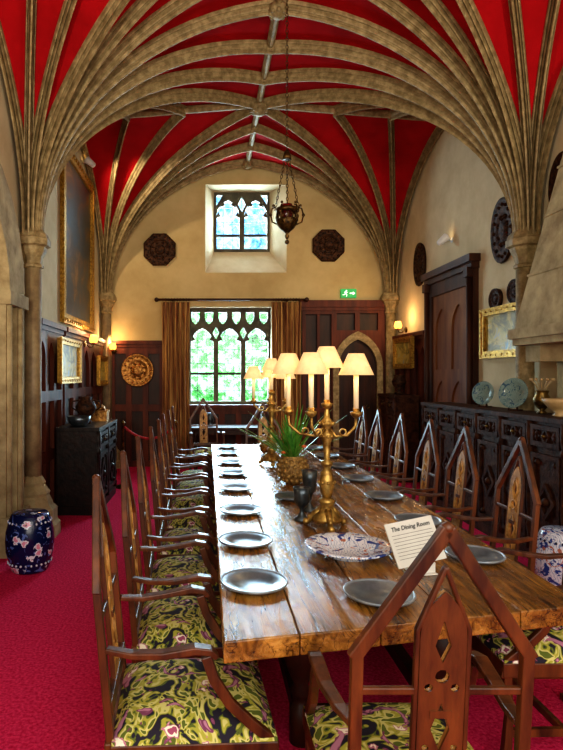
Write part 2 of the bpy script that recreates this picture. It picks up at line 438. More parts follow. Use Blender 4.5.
# windows
def gothic_window(name,W,y,lights):
    x0,x1,z0,z1=W; w=x1-x0; cw=w/lights
    holes=[]
    b=B()
    if lights==3:
        zs=z1-.62
        for i in range(lights):
            cx=x0+cw*(i+.5); ww=cw-.085
            holes.append(lancet(cx,z0+.06,zs-.02,ww,7,.72))
            for dx in(-cw*.25,cw*.25):
                holes.append([(cx+dx-.075,z1-.07),(cx+dx-.075,z1-.17),(cx+dx-.05,z1-.25),(cx+dx+.0,z1-.29),(cx+dx+.05,z1-.25),(cx+dx+.075,z1-.17),(cx+dx+.075,z1-.07)])
        for i in range(1,lights): 
            cx=x0+cw*i; holes.append([(cx,z1-.56),(cx+.06,z1-.44),(cx,z1-.335),(cx-.06,z1-.44)])
    else:
        zs=z1-cw*.95
        for i in range(lights):
            cx=x0+cw*(i+.5); holes.append(lancet(cx,z0+.05,zs+.05,cw-.09,7,.72))
        cx=(x0+x1)/2
        holes.append([(cx,z1-.36),(cx+.07,z1-.22),(cx,z1-.07),(cx-.07,z1-.22)])
        for s in(-1,1): holes.append([(cx+s*(w/2-.04),z1-.05),(cx+s*(w/2-.16),z1-.05),(cx+s*(w/2-.04),z1-.24)])
    mid=(z0+zs)/2
    b.mesh(board(rc(x0,x1,z0,z1),holes,.12,y),0)
    for i in range(lights):
        cx=x0+cw*(i+.5); h=(cw-.085)/2
        for s in(-1,1):
            for (u,q) in((.74,.07),(.36,.27)):
                b.mesh(board([(cx+s*h*(u+.3),zs+q-.05),(cx+s*h*(u-.12),zs+q-.02),(cx+s*h*(u+.12),zs+q+.07)],[],.08,y))
    b.bb(x0,x1,y-.03,y+.03,mid-.022,mid+.022,1)
    n=int(w/.16)
    for i in range(1,n): 
        xx=x0+w*i/n; b.bb(xx-.004,xx+.004,y-.008,y+.008,z0,z1,1)
    k=int((z1-z0)/.22)
    for i in range(1,k):
        zz=z0+(z1-z0)*i/k; b.bb(x0,x1,y-.008,y+.008,zz-.004,zz+.004,1)
    b.bb(x0,x1,y+.010,y+.014,z0,z1,2)
    return struct(b.obj(name,['mull','lead','glass']))
gothic_window('window_1',LW,YE+.26,3)
gothic_window('window_2',UI,YE+.42,2)
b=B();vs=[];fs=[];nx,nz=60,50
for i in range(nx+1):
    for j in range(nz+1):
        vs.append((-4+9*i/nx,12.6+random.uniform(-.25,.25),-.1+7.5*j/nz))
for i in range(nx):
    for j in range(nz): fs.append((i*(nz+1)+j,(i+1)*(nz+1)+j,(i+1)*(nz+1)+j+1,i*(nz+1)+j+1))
b.add(vs,fs,0); tag(b.obj('glowing_garden_backdrop','garden'),'self-glowing green garden foliage backdrop beyond the windows','foliage',None,'stuff')
def curtain(x0,x1,z0,z1,label):
    b=B();n=60;vs=[];fs=[]
    rows=[z0,z0+.6,(z0+z1)/2,z1-.4,z1]
    for i in range(n+1):
        t=i/n
        for j,z in enumerate(rows):
            am=.055*(1.0 if j<4 else .7); cx=(x0+x1)/2
            sc=[1.02,.98,.92,.96,1.0][j]
            vs.append((cx+(x0+(x1-x0)*t-cx)*sc,am*math.sin(t*pi*11)+.008*math.sin(t*40+j),z))
    m=len(rows)
    for i in range(n):
        for j in range(m-1): fs.append((i*m+j,(i+1)*m+j,(i+1)*m+j+1,i*m+j+1))
    b.add(vs,fs,0,True); o=b.obj('curtain','curtain',loc=(0,YE-.19,0))
    so=o.modifiers.new('s','SOLIDIFY'); so.thickness=.008
    return tag(o,label,'curtain','window curtains')
curtain(-.78,-.30,.03,2.86,'golden-brown striped curtain, drawn open'); curtain(1.12,1.62,.03,2.86,'golden-brown striped curtain beside panelled door')
b=B(); b.tube([(-.85,YE-.19,2.9),(1.7,YE-.19,2.9)],.022,10); b.ball((-.87,YE-.19,2.9),.04); b.ball((1.72,YE-.19,2.9),.04)
for x in(-.6,.4,1.4): b.bb(x-.015,x+.015,YE-.19,YE,2.89,2.91)
for x in [ -.76+.05*i for i in range(10)]+[1.14+.05*i for i in range(10)]:
    b.tube([(x,YE-.19+.03*math.cos(a*pi/4),2.9+.03*math.sin(a*pi/4)) for a in range(8)],.004,5,closed=True)
tag(b.obj('curtain_rod','dark'),'dark wooden curtain rod with ball finials','curtain rod')

# panelled door screen on end wall
b=B()
holes=[[(p[0],max(p[1],.01)) for p in lancet(2.62,.0,1.75,.66,8,.75)]]
for (x0,x1) in((1.72,1.92),(1.97,2.17)): 
    holes+= [rc(x0,x1,.15,.95),rc(x0,x1,1.02,1.85),rc(x0,x1,1.92,2.66)]
holes+=[rc(2.26,2.58,2.38,2.68),rc(2.66,2.98,2.38,2.68)]
b.mesh(board(rc(1.66,3.24,0,2.78),holes,.06,YE-.065))
b.bb(1.66,3.2,YE-.03,YE-.002,0,2.75,1); b.bb(1.62,3.26,YE-.15,YE,2.78,2.9); b.bb(1.64,3.25,YE-.12,YE,2.72,2.78)
struct(b.obj('trim_%d'%trim,['wain','dark'])); trim+=1
b=B(); o1=lancet(2.62,.01,1.75,.86,8,.75); o2=lancet(2.62,.012,1.74,.66,8,.75)
b.mesh(board(o1,[[(p[0],p[1]+.01) for p in o2]],.07,YE-.11))
struct(b.obj('trim_%d'%trim,'stone')); trim+=1
b=B(); b.mesh(board(lancet(2.62,.01,1.75,.70,8,.75),[],.03,YE-.06),0)
for i in range(5): b.bb(2.36+.13*i-.006,2.36+.13*i+.006,YE-.082,YE-.07,.05,1.9)
b.tube([(2.8+.03*math.cos(a*pi/4),YE-.095,1.05+.03*math.sin(a*pi/4)) for a in range(8)],.006,6,1,closed=True)
struct(b.obj('door_2',['dark','brass']))

# right wall big door
dn=B(); W2=.72
dn.mesh(board(rc(-W2,W2,0,2.98),[rc(-.54,.54,.01,2.72)],.07,-.035),0)
dn.bb(-W2-.05,W2+.05,-.14,0,2.98,3.07); dn.bb(-W2-.02,W2+.02,-.10,0,2.9,2.98)
for s in(-1,1):
    dn.tube([(s*.66,-.09,0),(s*.66,-.09,2.9)],.035,10,0)
    dn.bb(s*.66-.06,s*.66+.06,-.15,-.03,0,.2); dn.bb(s*.66-.05,s*.66+.05,-.14,-.03,2.8,2.92)
struct(dn.obj('trim_%d'%trim,'surr',loc=(XR,7.52,0),rz=-pi/2)); trim+=1
dn=B(); dn.bb(-.54,.54,-.02,0,.01,2.72,0)
dn.mesh(board(rc(-.54,.54,.01,2.72),[lancet(-.26,.12,1.2,.40,6,.9),lancet(.26,.12,1.2,.40,6,.9),lancet(-.26,1.68,2.2,.40,6,.9),lancet(.26,1.68,2.2,.40,6,.9)],.03,-.03),0)
dn.ball((.0,-.07,1.1),.03,1)
struct(dn.obj('door_3',['doorw','brass'],loc=(XR,7.52,0),rz=-pi/2))

# fireplace hood on right wall
b=B()
def frus(b,X0,X1,Y0_,Y1_,z0,x0t,y0t,y1t,z1,mi=0):
    vs=[(X0,Y0_,z0),(X1,Y0_,z0),(X1,Y1_,z0),(X0,Y1_,z0),(x0t,y0t,z1),(X1,y0t,z1),(X1,y1t,z1),(x0t,y1t,z1)]
    b.add(vs,[(3,2,1,0),(4,5,6,7),(0,1,5,4),(1,2,6,5),(2,3,7,6),(3,0,4,7)],mi)
frus(b,2.84,XR,3.5,5.18,2.02,3.12,3.95,4.72,3.9)
b.bb(2.80,XR,3.45,5.22,1.93,2.02); b.bb(2.83,XR,3.48,5.19,1.87,1.93)
for z in(2.5,3.0,3.4):
    t=(z-2.02)/1.88; b.bb(2.84+.28*t-.012,XR,3.5+.45*t-.012,5.18-.46*t+.012,z-.012,z+.006)
for y in(3.6,5.02): b.bb(2.92,XR,y-.11,y+.11,1.72,1.87)
tag(b.obj('fireplace_hood','stone2'),'pale stone chimney hood with moulded mantel above fireplace','fireplace')
b=B()
for y in(3.6,5.02): b.bb(3.20,XR,y-.1,y+.1,0,1.72)
b.bb(3.24,XR,3.7,4.92,0,1.72); struct(b.obj('trim_%d'%trim,'stone2')); trim+=1

# ------------------------------------------------------------ wall pictures & plates
def picture(name,w,h,loc,rz,fm,label,fw=.07):
    e=empty(name,loc,rz,label,'painting')
    b=B(); b.mesh(board(rc(-w/2,w/2,-h/2,h/2),[rc(-w/2+fw,w/2-fw,-h/2+fw,h/2-fw)],.05,-.03))
    b.mesh(board(rc(-w/2-.012,w/2+.012,-h/2-.012,h/2+.012),[rc(-w/2+fw*.4,w/2-fw*.4,-h/2+fw*.4,h/2-fw*.4)],.03,-.05))
    n=max(4,int(w/.12)); 
    for i in range(n+1):
        for s in(-1,1): b.ball((-w/2+fw*.3+(w-fw*.6)*i/n,-.06,s*(h/2-fw*.3)),fw*.22,0,6,4)
    b.obj('frame','giltframe',e)
    B().bb(-w/2+fw*.8,w/2-fw*.8,-.02,-.005,-h/2+fw*.8,h/2-fw*.8).obj('canvas',fm,e); return e
picture('painting',1.85,2.3,(XL+.0,7.95,3.42),pi/2,'pdark','large dark oil painting in heavy gilt frame',.12)
picture('painting',1.0,.52,(XL+.12,6.95,1.77),pi/2,'pland','golden landscape painting in gilt frame on panelling')
picture('painting',.7,.46,(XL+.12,9.1,1.67),pi/2,'pland','small landscape painting in gilt frame on panelling')
picture('painting',1.1,.55,(XR,6.1,2.08),-pi/2,'pland','landscape painting in wide gilt frame above sideboard')
picture('painting',.8,.48,(XR-.13,8.95,1.95),-pi/2,'pland','golden landscape painting in gilt frame beside doorway')
def wallplate(loc,rz,r,seg,mat,label,sx=1,cat='decorative plate'):
    b=B(); prof=[(.001,.02),(r*.25,.045),(r*.32,.02),(r*.55,.015),(r*.62,.035),(r*.7,.03),(r*.92,.035),(r,.05),(r*1.02,.03),(r*.96,0)]
    T=Matrix.Rotation(pi/2,4,'X')@Matrix.Diagonal((sx,1,1,1))
    b.lathe(prof,(0,0,0),seg,0,seg>10,T,ph=pi/seg)
    for k in range(16):
        a=2*pi*k/16; b.ball((r*.8*math.cos(a),r*.8*math.sin(a),.03),r*.07,0,6,4,T=T)
        if k%2: b.ball((r*.44*math.cos(a),r*.44*math.sin(a),.02),r*.09,0,6,4,T=T)
    return tag(b.obj('wall_plate',mat,loc=loc,rz=rz),label,cat)
wallplate((-.83,YE,3.80),0,.30,8,'bronze','dark octagonal embossed metal plate on end wall')
wallplate((2.13,YE,3.87),0,.30,8,'bronze','dark octagonal embossed metal plate above doorway')
wallplate((-1.21,YE-.1,1.68),0,.28,28,'copper','round embossed brass charger hung on wood panelling')
wallplate((XR,6.2,3.2),-pi/2,.36,28,'bronze','dark oval embossed plate on cream wall',.62)
wallplate((XR,8.62,3.3),-pi/2,.33,28,'bronze','dark oval embossed plate on cream wall above doorway',.62)
wallplate((XR,5.15,3.35),-pi/2,.3,28,'bronze','dark oval plate beside stone chimney hood',.62)
wallplate((XR,6.35,2.46),-pi/2,.12,20,'bronze','small dark round plate above painting',1)
wallplate((XR,5.95,2.49),-pi/2,.13,20,'bronze','small dark round plate above painting',1)

e=empty('exit_sign',(2.48,YE,3.03),0,'green illuminated exit sign with running figure pictogram','exit sign')
e.scale=(.9,1,.9)
B().bb(-.15,.15,-.05,0,-.085,.085).obj('panel','green',e)
b=B()
b.ball((-.045,-.053,.052),.014)
b.rect([(-.05,-.053,.038),(-.062,-.053,-.005)],.004,.024,(0,1,0)); b.rect([(-.062,-.053,-.005),(-.09,-.053,-.03),(-.12,-.053,-.03)],.004,.013,(0,1,0)); b.rect([(-.062,-.053,-.005),(-.035,-.053,-.03),(-.045,-.053,-.065)],.004,.013,(0,1,0))
b.rect([(-.085,-.053,.0),(-.075,-.053,.03),(-.05,-.053,.035),(-.02,-.053,.01)],.004,.010,(0,1,0))
b.mesh(board([(.02,-.012),(.08,-.012),(.08,-.035),(.125,0),(.08,.035),(.08,.012),(.02,.012)],[],.004,-.053))
b.obj('pictogram','signw',e)

def sconce(loc,rz,label):
    e=empty('wall_sconce',loc,rz,label,'wall lamp','brass wall sconces')
    b=B(); b.lathe([(.001,-.02),(.05,-.015),(.05,0)],(0,0,0),14,0,True,Matrix.Rotation(pi/2,4,'X'))
    b.tube([(0,-.01,0),(0,-.06,-.05),(0,-.11,-.04),(0,-.12,.0)],.008,8); b.lathe([(.001,0),(.03,.005),(.012,.02)],(0,-.12,0),10)
    b.obj('bracket','brass',e)
    B().lathe([(.05,.02),(.065,.06),(.045,.13),(.042,.13),(.06,.06),(.045,.02)],(0,-.12,0),14).obj('lamp_shade','glow',e)
    light('POINT',(0,-.12,.2),8,(1,.62,.28),.03,parent=e)
sconce((XL+.09,8.1,2.05),pi/2,'brass wall sconce with glowing amber shade')
sconce((-1.62,YE-.1,2.02),0,'brass wall sconce with glowing amber shade in corner')
sconce((XR-.11,9.0,2.33),-pi/2,'brass wall sconce with glowing shade above painting')
def spotfix(loc,rz,label):
    e=empty('spotlight',loc,rz,label,'spotlight')
    B().lathe([(.001,-.03),(.04,-.03),(.04,0)],(0,0,0),12,0,True,Matrix.Rotation(-pi/2,4,'X')@Matrix.Rotation(pi,4,'X')).tube([(0,-.02,0),(0,-.1,0)],.01,8).obj('mount','fixture',e)
    T=Matrix.Translation((0,-.12,0))@Matrix.Rotation(R(-50),4,'X')
    B().lathe([(.03,-.08),(.04,-.07),(.055,.06),(.055,.07),(.045,.07),(.035,-.05),(.001,-.06)],(0,0,0),14,0,True,T).obj('lamp_head','fixture',e)
    B().ball((0,0,.0),.032,0,T=T).obj('bulb','bulb',e)
    return e
spotfix((XR,7.55,3.42),-pi/2,'small white spotlight on cream wall')
spotfix((XL,8.3,4.75),pi/2,'small white picture spotlight above large painting')

# ------------------------------------------------------------ chair
def lean(o):
    for v in o.data.vertices:
        if v.co.z>.45: v.co.y-= (v.co.z-.45)*.10
def make_chair(loc,rz,label,group):
    e=empty('dining_chair',loc,rz,label,'chair',group)
    b=B(); 
    for s in(-1,1): b.bb(s*.23-.018,s*.23+.018,-.27,.27,.365,.425)
    b.bb(-.235,.235,.235,.27,.355,.425); b.bb(-.235,.235,-.29,-.255,.365,.425)
    b.bb(-.23,.23,-.26,.26,.40,.42)
    b.obj('seat_frame','chair',e,bevel=.005)
    b=B(); n=12; vs=[];fs=[]
    def cz(u,v): return .06*(1-abs(u)**5)*(1-abs(v)**5)
    for i in range(n+1):
        for j in range(n+1):
            u=-1+2*i/n; v=-1+2*j/n; vs.append((u*.245,v*.265,.435+cz(u,v)))
    for i in range(n):
        for j in range(n): fs.append((i*(n+1)+j,(i+1)*(n+1)+j,(i+1)*(n+1)+j+1,i*(n+1)+j+1))
    per=[i*(n+1) for i in range(n)]+[n*(n+1)+j for j in range(n)]+[i*(n+1)+n for i in range(n,0,-1)]+[j for j in range(n,0,-1)]
    o0=len(vs)
    for p in per: vs.append((vs[p][0],vs[p][1],.423))
    L=len(per)
    for k in range(L): fs.append((per[k],o0+k,o0+(k+1)%L,per[(k+1)%L]))
    fs.append([o0+k for k in range(L)])
    b.add(vs,fs,0,True); b.obj('seat_cushion','fabric',e)
    b=B(); P=.212
    for s in(-1,1):
        b.rect([(s*P,-.27,.40),(s*P,-.27,.92)],.030,.026,(1,0,0))
        b.rect([(s*(P+.010),-.27,.895),(0,-.27,1.225)],.026,.034,(0,1,0))
        b.rect([(s*.066,-.27,.52),(s*.064,-.27,.97),(0,-.27,1.13)],.018,.012,(0,1,0))
    b.bb(-P,P,-.283,-.257,.50,.545); b.bb(-P,-.06,-.278,-.262,.80,.82); b.bb(.06,P,-.278,-.262,.80,.82)
    b.ball((0,-.27,1.228),.016); 
    lean(b.obj('backrest','chair',e,bevel=.004))
    out=lancet(0,.54,.95,.116,6,1.3)
    holes=[circ(0,.61,.017,10),[(0,.65),(.024,.71),(0,.78),(-.024,.71)],circ(-.033,.82,.011,8),circ(.033,.82,.011,8),circ(0,.85,.018,10),[(0,.885),(.02,.93),(0,.995),(-.02,.93)],circ(-.036,.66,.009,8),circ(.036,.66,.009,8)]
    b=B(); b.mesh(board(out,holes,.010,-.266),0); b.mesh(board(out,holes,.006,-.275),1); b.bb(-.028,.028,-.280,-.256,.74,.76,1)
    # raised carving on the front face
    for (cx,cz_,r) in ((0,.61,.026),(0,.85,.027)):
        b.tube([(cx+r*math.cos(a*pi/6),-.260,cz_+r*math.sin(a*pi/6)) for a in range(12)],.004,5,0,closed=True)
    for (cz_,hh,ww) in ((.715,.078,.036),(.94,.07,.030)):
        b.tube([(0,-.260,cz_-hh),(ww,-.260,cz_),(0,-.260,cz_+hh),(-ww,-.260,cz_)],.004,5,0,closed=True)
    lean(b.obj('splat',['chairl','chair'],e))
    for s in(-1,1):
        b=B(); b.rect([(s*P,-.27,.40),(s*P,-.28,.2),(s*P,-.31,.03)],.034,.032,(1,0,0)); b.bb(s*P-.024,s*P+.024,-.35,-.27,0,.03); b.obj('leg','chair',e,bevel=.004)
    for s in(-1,1):
        b=B(); b.rect([(s*.225,.25,.40),(s*.225,.235,.22),(s*.225,.25,.03)],.036,.036,(1,0,0),scales=[1,.75,1]); b.bb(s*.225-.026,s*.225+.026,.21,.29,0,.03); b.obj('leg','chair',e,bevel=.004)
    for s in(-1,1):
        b=B(); pts=[(s*P,-.285,.715),(s*.228,-.2,.705),(s*.245,-.1,.712),(s*.25,0,.73),(s*.247,.05,.722),(s*.245,.07,.70)]
        b.rect(pts,.040,.022,(1,0,0),scales=[.8,.9,1,1.1,1,.8]); 
        b.rect([(s*.245,.035,.705),(s*.245,.06,.63),(s*.24,.11,.55),(s*.235,.18,.48),(s*.23,.25,.42),(s*.23,.26,.36)],.026,.034,(1,0,0))
        b.obj('arm','chair',e,bevel=.004)
    b=B()
    for s in(-1,1): b.rect([(s*.214,-.29,.13),(s*.224,.24,.13)],.020,.032,(1,0,0))
    b.bb(-.215,.215,-.01,.012,.115,.145); b.obj('stretcher','chair',e)
    return e
proto=make_chair((-.05,2.03,0),-pi/2+.05,'gothic oak armchair with pointed back and floral seat','dining chairs')
for y in (2.66,3.29,3.92,4.55,5.18,5.80,6.42): clone(proto,(-.05+random.uniform(-.01,.01),y,0),-pi/2+random.uniform(0,.05))
for y in (2.53,3.25,3.94,4.56,5.24,5.93,6.5): clone(proto,(1.475,y,0),pi/2+random.uniform(-.02,.02))
c=clone(proto,(.585,1.71,0),R(0)); c['label']='gothic oak armchair at the head of table, back turned'
c=clone(proto,(.72,6.87,0),pi); c['label']='gothic oak armchair at the foot of table by window'

# ------------------------------------------------------------ table
TZ=.765
e=empty('dining_table',(.71,4.2,0),0,'long oak refectory table with thick planked top','table')
b=B(); ox,oy=.71,4.2
def edge(x,off=0): return 1.75+(x-.05)*.217+off
xs=[.05,.30,.58,.84,1.11,1.385]
for i in range(5):
    a,c_=xs[i]+.0015,xs[i+1]-.0015
    y0a,y0b=edge(a,.0)+0,edge(c_,0)
    vs=[]
    for z in(.695,TZ-.0015*(i%2)):
        vs+=[(a-ox,y0a-oy,z),(c_-ox,y0b-oy,z),(c_-ox,6.75-oy,z),(a-ox,6.75-oy,z)]
    b.add(vs,[(3,2,1,0),(4,5,6,7),(0,1,5,4),(1,2,6,5),(2,3,7,6),(3,0,4,7)])
b.obj('table_top','table',e,bevel=.005)
b=B(); b.bb(.36-ox,.40-ox,2.35-oy,6.4-oy,.59,.70); b.bb(1.03-ox,1.07-ox,2.35-oy,6.4-oy,.59,.70)
b.bb(.40-ox,1.03-ox,2.35-oy,2.39-oy,.59,.70); b.bb(.40-ox,1.03-ox,6.36-oy,6.4-oy,.59,.70)
b.obj('apron','dark',e,bevel=.004)
lp=[(.05,0),(.05,.16),(.035,.17),(.035,.2),(.05,.22),(.03,.25),(.06,.32),(.085,.40),(.08,.47),(.045,.52),(.035,.54),(.055,.56),(.055,.59),(.055,.70)]
for x in(.41,1.02):
    for y in(2.45,4.35,6.3): B().lathe(lp,(x-ox,y-oy,0),16).obj('leg','dark',e)
b=B()
for x in(.41,1.02): b.bb(x-ox-.03,x-ox+.03,2.45-oy,6.3-oy,.08,.15)
for y in(2.45,4.35,6.3): b.bb(.41-ox,1.02-ox,y-oy-.03,y-oy+.03,.08,.15)
b.obj('stretcher','dark',e,bevel=.004)

def plate(x,y,r,label='round pewter dinner plate laid on oak table',group='pewter plates'):
    b=B(); k=r/.13
    b.lathe([(.001,.007),(.074*k,.008),(.087*k,.017),(.122*k,.021)],(0,0,0),32,0,True,cap=False)
    b.lathe([(.122*k,.021),(.125*k,.025),(.13*k,.026),(.132*k,.022),(.128*k,.015),(.088*k,.010),(.076*k,.004),(.076*k,0),(.07*k,0),(.07*k,.004),(.001,.004)],(0,0,0),32,1,True,cap=False)
    return tag(b.obj('plate',['pewter','pewterr'],loc=(x,y,TZ)),label,'plate',group)
for (x,y) in ((.185,2.22),(.19,2.78),(.205,3.40),(.21,4.08),(.215,4.70),(.22,5.28),(.225,5.9),(.23,6.42)): plate(x,y,.133)
for (x,y) in ((1.22,2.55),(1.19,3.16),(1.2,3.80),(1.2,4.45),(1.21,5.06),(1.22,5.7),(1.22,6.3)): plate(x,y,.125)
plate(.645,2.10,.13,'pewter plate at the head of the table')
plate(.575,3.78,.12,'pewter plate at the middle of the table')
b=B(); b.lathe([(.10,0),(.10,.012),(.14,.03),(.197,.042),(.2,.048),(.196,.05),(.14,.04),(.1,.022),(.001,.018)],(0,0,0),40)
tag(b.obj('serving_dish','bluewhite',loc=(.655,2.6,TZ)),'large blue and white floral china serving dish','dish')
for (x,y,h,r) in ((.545,3.22,.19,.045),(.63,3.44,.25,.042)):
    b=B(); b.lathe([(r,0),(r,.01),(r*.5,.025),(r*.25,.05),(r*.3,h*.35),(r*.5,h*.42),(r*.95,h*.55),(r*1.05,h*.8),(r*1.15,h),(r*1.05,h),(r*.9,h*.8),(r*.7,h*.58),(.001,h*.52)],(0,0,0),20)
    tag(b.obj('goblet','pewterd',loc=(x,y,TZ)),'dark pewter goblet standing on oak table','goblet')

def candelabra(loc,label,arms):
    e=empty('candelabra',loc,0,label,'candelabra','gilt candelabra')
    b=B()
    for k in range(3):
        a=k*2*pi/3+.5; c_,s_=math.cos(a),math.sin(a)
        b.tube([(c_*.03,s_*.03,.10),(c_*.07,s_*.07,.07),(c_*.10,s_*.10,.03),(c_*.115,s_*.115,.022)],.018,8,scales=[1.2,1,.8,1]); b.ball((c_*.118,s_*.118,.021),.02)
        for q in range(4): b.ball((c_*(.04+.02*q),s_*(.04+.02*q),.105-.018*q),.013,0,6,4)
    b.lathe([(.03,.03),(.075,.04),(.08,.055),(.045,.09),(.03,.12),(.045,.14),(.045,.155),(.02,.17)],(0,0,0),16)
    b.obj('foot','gold',e)
    b=B(); b.lathe([(.024,.165),(.034,.20),(.043,.25),(.032,.30),(.018,.33),(.032,.345),(.032,.36),(.015,.37),(.022,.46),(.031,.49),(.032,.52),(.016,.54),(.034,.56),(.038,.58),(.018,.60),(.012,.65),(.018,.67)],(0,0,0),12)
    for z,rr_ in ((.25,.042),(.50,.031),(.57,.036)):
        for q in range(8): b.ball((rr_*math.cos(q*pi/4),rr_*math.sin(q*pi/4),z),.010,0,6,4)
    b.obj('stem','gold',e)
    allp=[(0,0,.68,0)]+[(r*math.cos(R(a)),r*math.sin(R(a)),z,1) for a,r,z in arms]
    for (x,y,z,k) in allp:
        b=B()
        if k:
            b.tube([(0,0,.57),(x*.3,y*.3,.50),(x*.7,y*.7,.51),(x*.98,y*.98,.56),(x,y,z-.02)],.008,8)
            mx_,my_=x*.55,y*.55
            b.tube([(mx_+.018*math.cos(t),my_,.525+.018*math.sin(t)) for t in [i*pi/4 for i in range(8)]],.006,6,closed=True)
        else: b.tube([(0,0,.64),(0,0,z)],.01,8)
        b.lathe([(.012,z-.03),(.028,z-.015),(.032,z),(.016,z+.004),(.018,z+.02),(.001,z+.02)],(x,y,0),14)
        b.obj('arm','gold',e)
        B().lathe([(.001,z+.015),(.014,z+.015),(.014,z+.22),(.001,z+.22)],(x,y,0),12).obj('candle','candle',e)
        zs=z+(.200 if k else .195)
        B().lathe([(.093,zs),(.042,zs+.115),(.040,zs+.115),(.091,zs)],(x,y,0),24,0,True,closed=True).obj('lamp_shade','shade',e)
        B().ball((x,y,zs+.05),.016).obj('bulb','bulb',e)
        light('POINT',(x,y,zs+.0),1.5,(1,.74,.44),.02,parent=e)
    return e
candelabra((.655,3.06,TZ),'tall gilt candelabra with cream shaded candle lamps',[(-20,.155,.635),(215,.12,.64),(165,.21,.64)])
candelabra((.60,5.2,TZ),'gilt candelabra with cream shaded lamps near flowers',[(-10,.13,.60),(185,.17,.60),(90,.13,.61)])

e=empty('flower_arrangement',(.66,4.32,TZ),0,'spiky green leaves in a woven gilt basket','potted plant')
b=B(); b.lathe([(.05,0),(.06,.01),(.10,.05),(.115,.11),(.10,.17),(.085,.20),(.095,.215),(.08,.215),(.07,.18),(.001,.17)],(0,0,0),20)
for k in range(14):
    for j in range(5):
        a=2*pi*(k+.5*(j%2))/14; r=[.085,.108,.117,.110,.098][j]; b.ball((r*math.cos(a),r*math.sin(a),.035+.035*j),.018,0,6,4)
b.obj('basket','basket',e)
b=B()
for k in range(60):
    a=random.uniform(0,2*pi); L=random.uniform(.30,.56); up=random.uniform(.6,1.5)
    c_,s_=math.cos(a),math.sin(a); pts=[]
    for t in range(7):
        q=t/6; rr_=L*q*math.cos(up)+.06*q*q; zz=.16+L*math.sin(up)*q-.05*q*q
        pts.append((c_*rr_,s_*rr_,zz))
    b.rect(pts,.020,.003,(-s_,c_,0),scales=[.5,.9,1,.9,.7,.4,.1])
b.obj('leaves','leaf',e)
b=B()
for k in range(6):
    a=random.uniform(0,2*pi); r=random.uniform(.05,.14); z=random.uniform(.24,.36)
    b.tube([(0,0,.16),(r*.6*math.cos(a),r*.6*math.sin(a),z-.05),(r*math.cos(a),r*math.sin(a),z)],.003,5,1)
    for q in range(6):
        w=q*pi/3; b.ball((r*math.cos(a)+.012*math.cos(w),r*math.sin(a)+.012*math.sin(w),z),.009,0,6,4)
    b.ball((r*math.cos(a),r*math.sin(a),z+.005),.008,0,6,4)
b.obj('blossoms',['flower','leaf'],e)
b=B(); b.lathe([(.07,0),(.09,.04),(.10,.10),(.09,.10),(.08,.04),(.001,.02)],(0,0,0),20)
for k in range(7): b.ball((.045*math.cos(k),.045*math.sin(k),.10),.032,0,8,6)
tag(b.obj('fruit_bowl','copper',loc=(.66,6.0,TZ)),'small copper bowl with rounded fruit','bowl')

# sign card
e=empty('information_card',(.91,2.36,TZ),R(10),'white information card on stand reading The Dining Room','sign')
T=Matrix.Translation((0,0,.04))@Matrix.Rotation(R(-26),4,'X')@Matrix.Rotation(R(-8),4,'Y')
b=B(); b.bb(-.115,.115,-.003,.003,.0,.185,T=T); b.obj('card','white',e)
b=B(); b.bb(-.05,.05,-.03,.13,.0,.005); b.bb(-.05,.05,-.012,.012,.005,.045); b.rect([(0,.12,.004),(0,.08,.13)],.04,.003,(1,0,0)); b.obj('stand','white',e)
b=B(); b.mesh(textmesh('The Dining Room',.026),0,T@Matrix.Translation((0,-.0045,.148)))
for i in range(8):
    w=.098 if i<7 else .05; b.bb(-.098,-.098+2*w,-.0042,-.0036,.130-.014*i,.1315-.014*i,T=T)
b.obj('lettering','ink',e)

# ------------------------------------------------------------ hanging lamp
e=empty('hanging_lamp',(.68,4.76,2.78),0,'dark brass sanctuary lamp hung on long chains','hanging lamp')
b=B(); b.lathe([(.001,-.03),(.012,-.02),(.02,.0),(.012,.02),(.03,.04),(.055,.06),(.085,.10),(.09,.13)],(0,0,0),24,cap=False)
for k in range(14):
    a=k*2*pi/14; c_,s_=math.cos(a),math.sin(a); c2,s2=math.cos(a+.22),math.sin(a+.22)
    b.tube([(.09*c_,.09*s_,.13),(.095*c2,.095*s2,.165),(.085*c_,.085*s_,.20)],.006,5)
b.lathe([(.078,.20),(.088,.20),(.095,.22),(.095,.235),(.08,.235)],(0,0,0),24,closed=True)
b.lathe([(.083,.125),(.094,.125),(.094,.14),(.083,.14)],(0,0,0),24,closed=True)
for k in range(6):
    a=k*pi/3; c_,s_=math.cos(a),math.sin(a)
    b.tube([(.08*c_,.08*s_,.10),(.125*c_,.125*s_,.12),(.14*c_,.14*s_,.18),(.125*c_,.125*s_,.235),(.10*c_,.10*s_,.245)],.007,6)
    b.ball((.14*c_,.14*s_,.18),.014,0,8,6); b.ball((.115*c_,.115*s_,.26),.012,0,8,6)
b.ball((0,0,-.05),.02)
b.obj('bowl','lampm',e)
B().lathe([(.001,.10),(.035,.12),(.05,.20),(.045,.27),(.04,.27),(.03,.22)],(0,0,0),14).obj('glass_cup','gem',e)
def chain(b,p,q,step=.03,r=.009):
    p=Vector(p);q=Vector(q);d=q-p;n=int(d.length/step);d.normalize()
    u=d.cross(Vector((0,1,.01))).normalized(); w=d.cross(u)
    for i in range(n):
        c_=p+d*(i+.5)*step; s1=u if i%2 else w
        b.tube([c_+s1*r*math.cos(t)+d*step*.62*math.sin(t) for t in [k*pi/3 for k in range(6)]],.0032,4,closed=True)
b=B()
for k in range(3):
    a=k*2*pi/3+.4; chain(b,(.118*math.cos(a),.118*math.sin(a),.24),(.02*math.cos(a),.02*math.sin(a),.66))
b.lathe([(.001,.74),(.02,.72),(.035,.68),(.04,.65),(.001,.66)],(0,0,0),14)
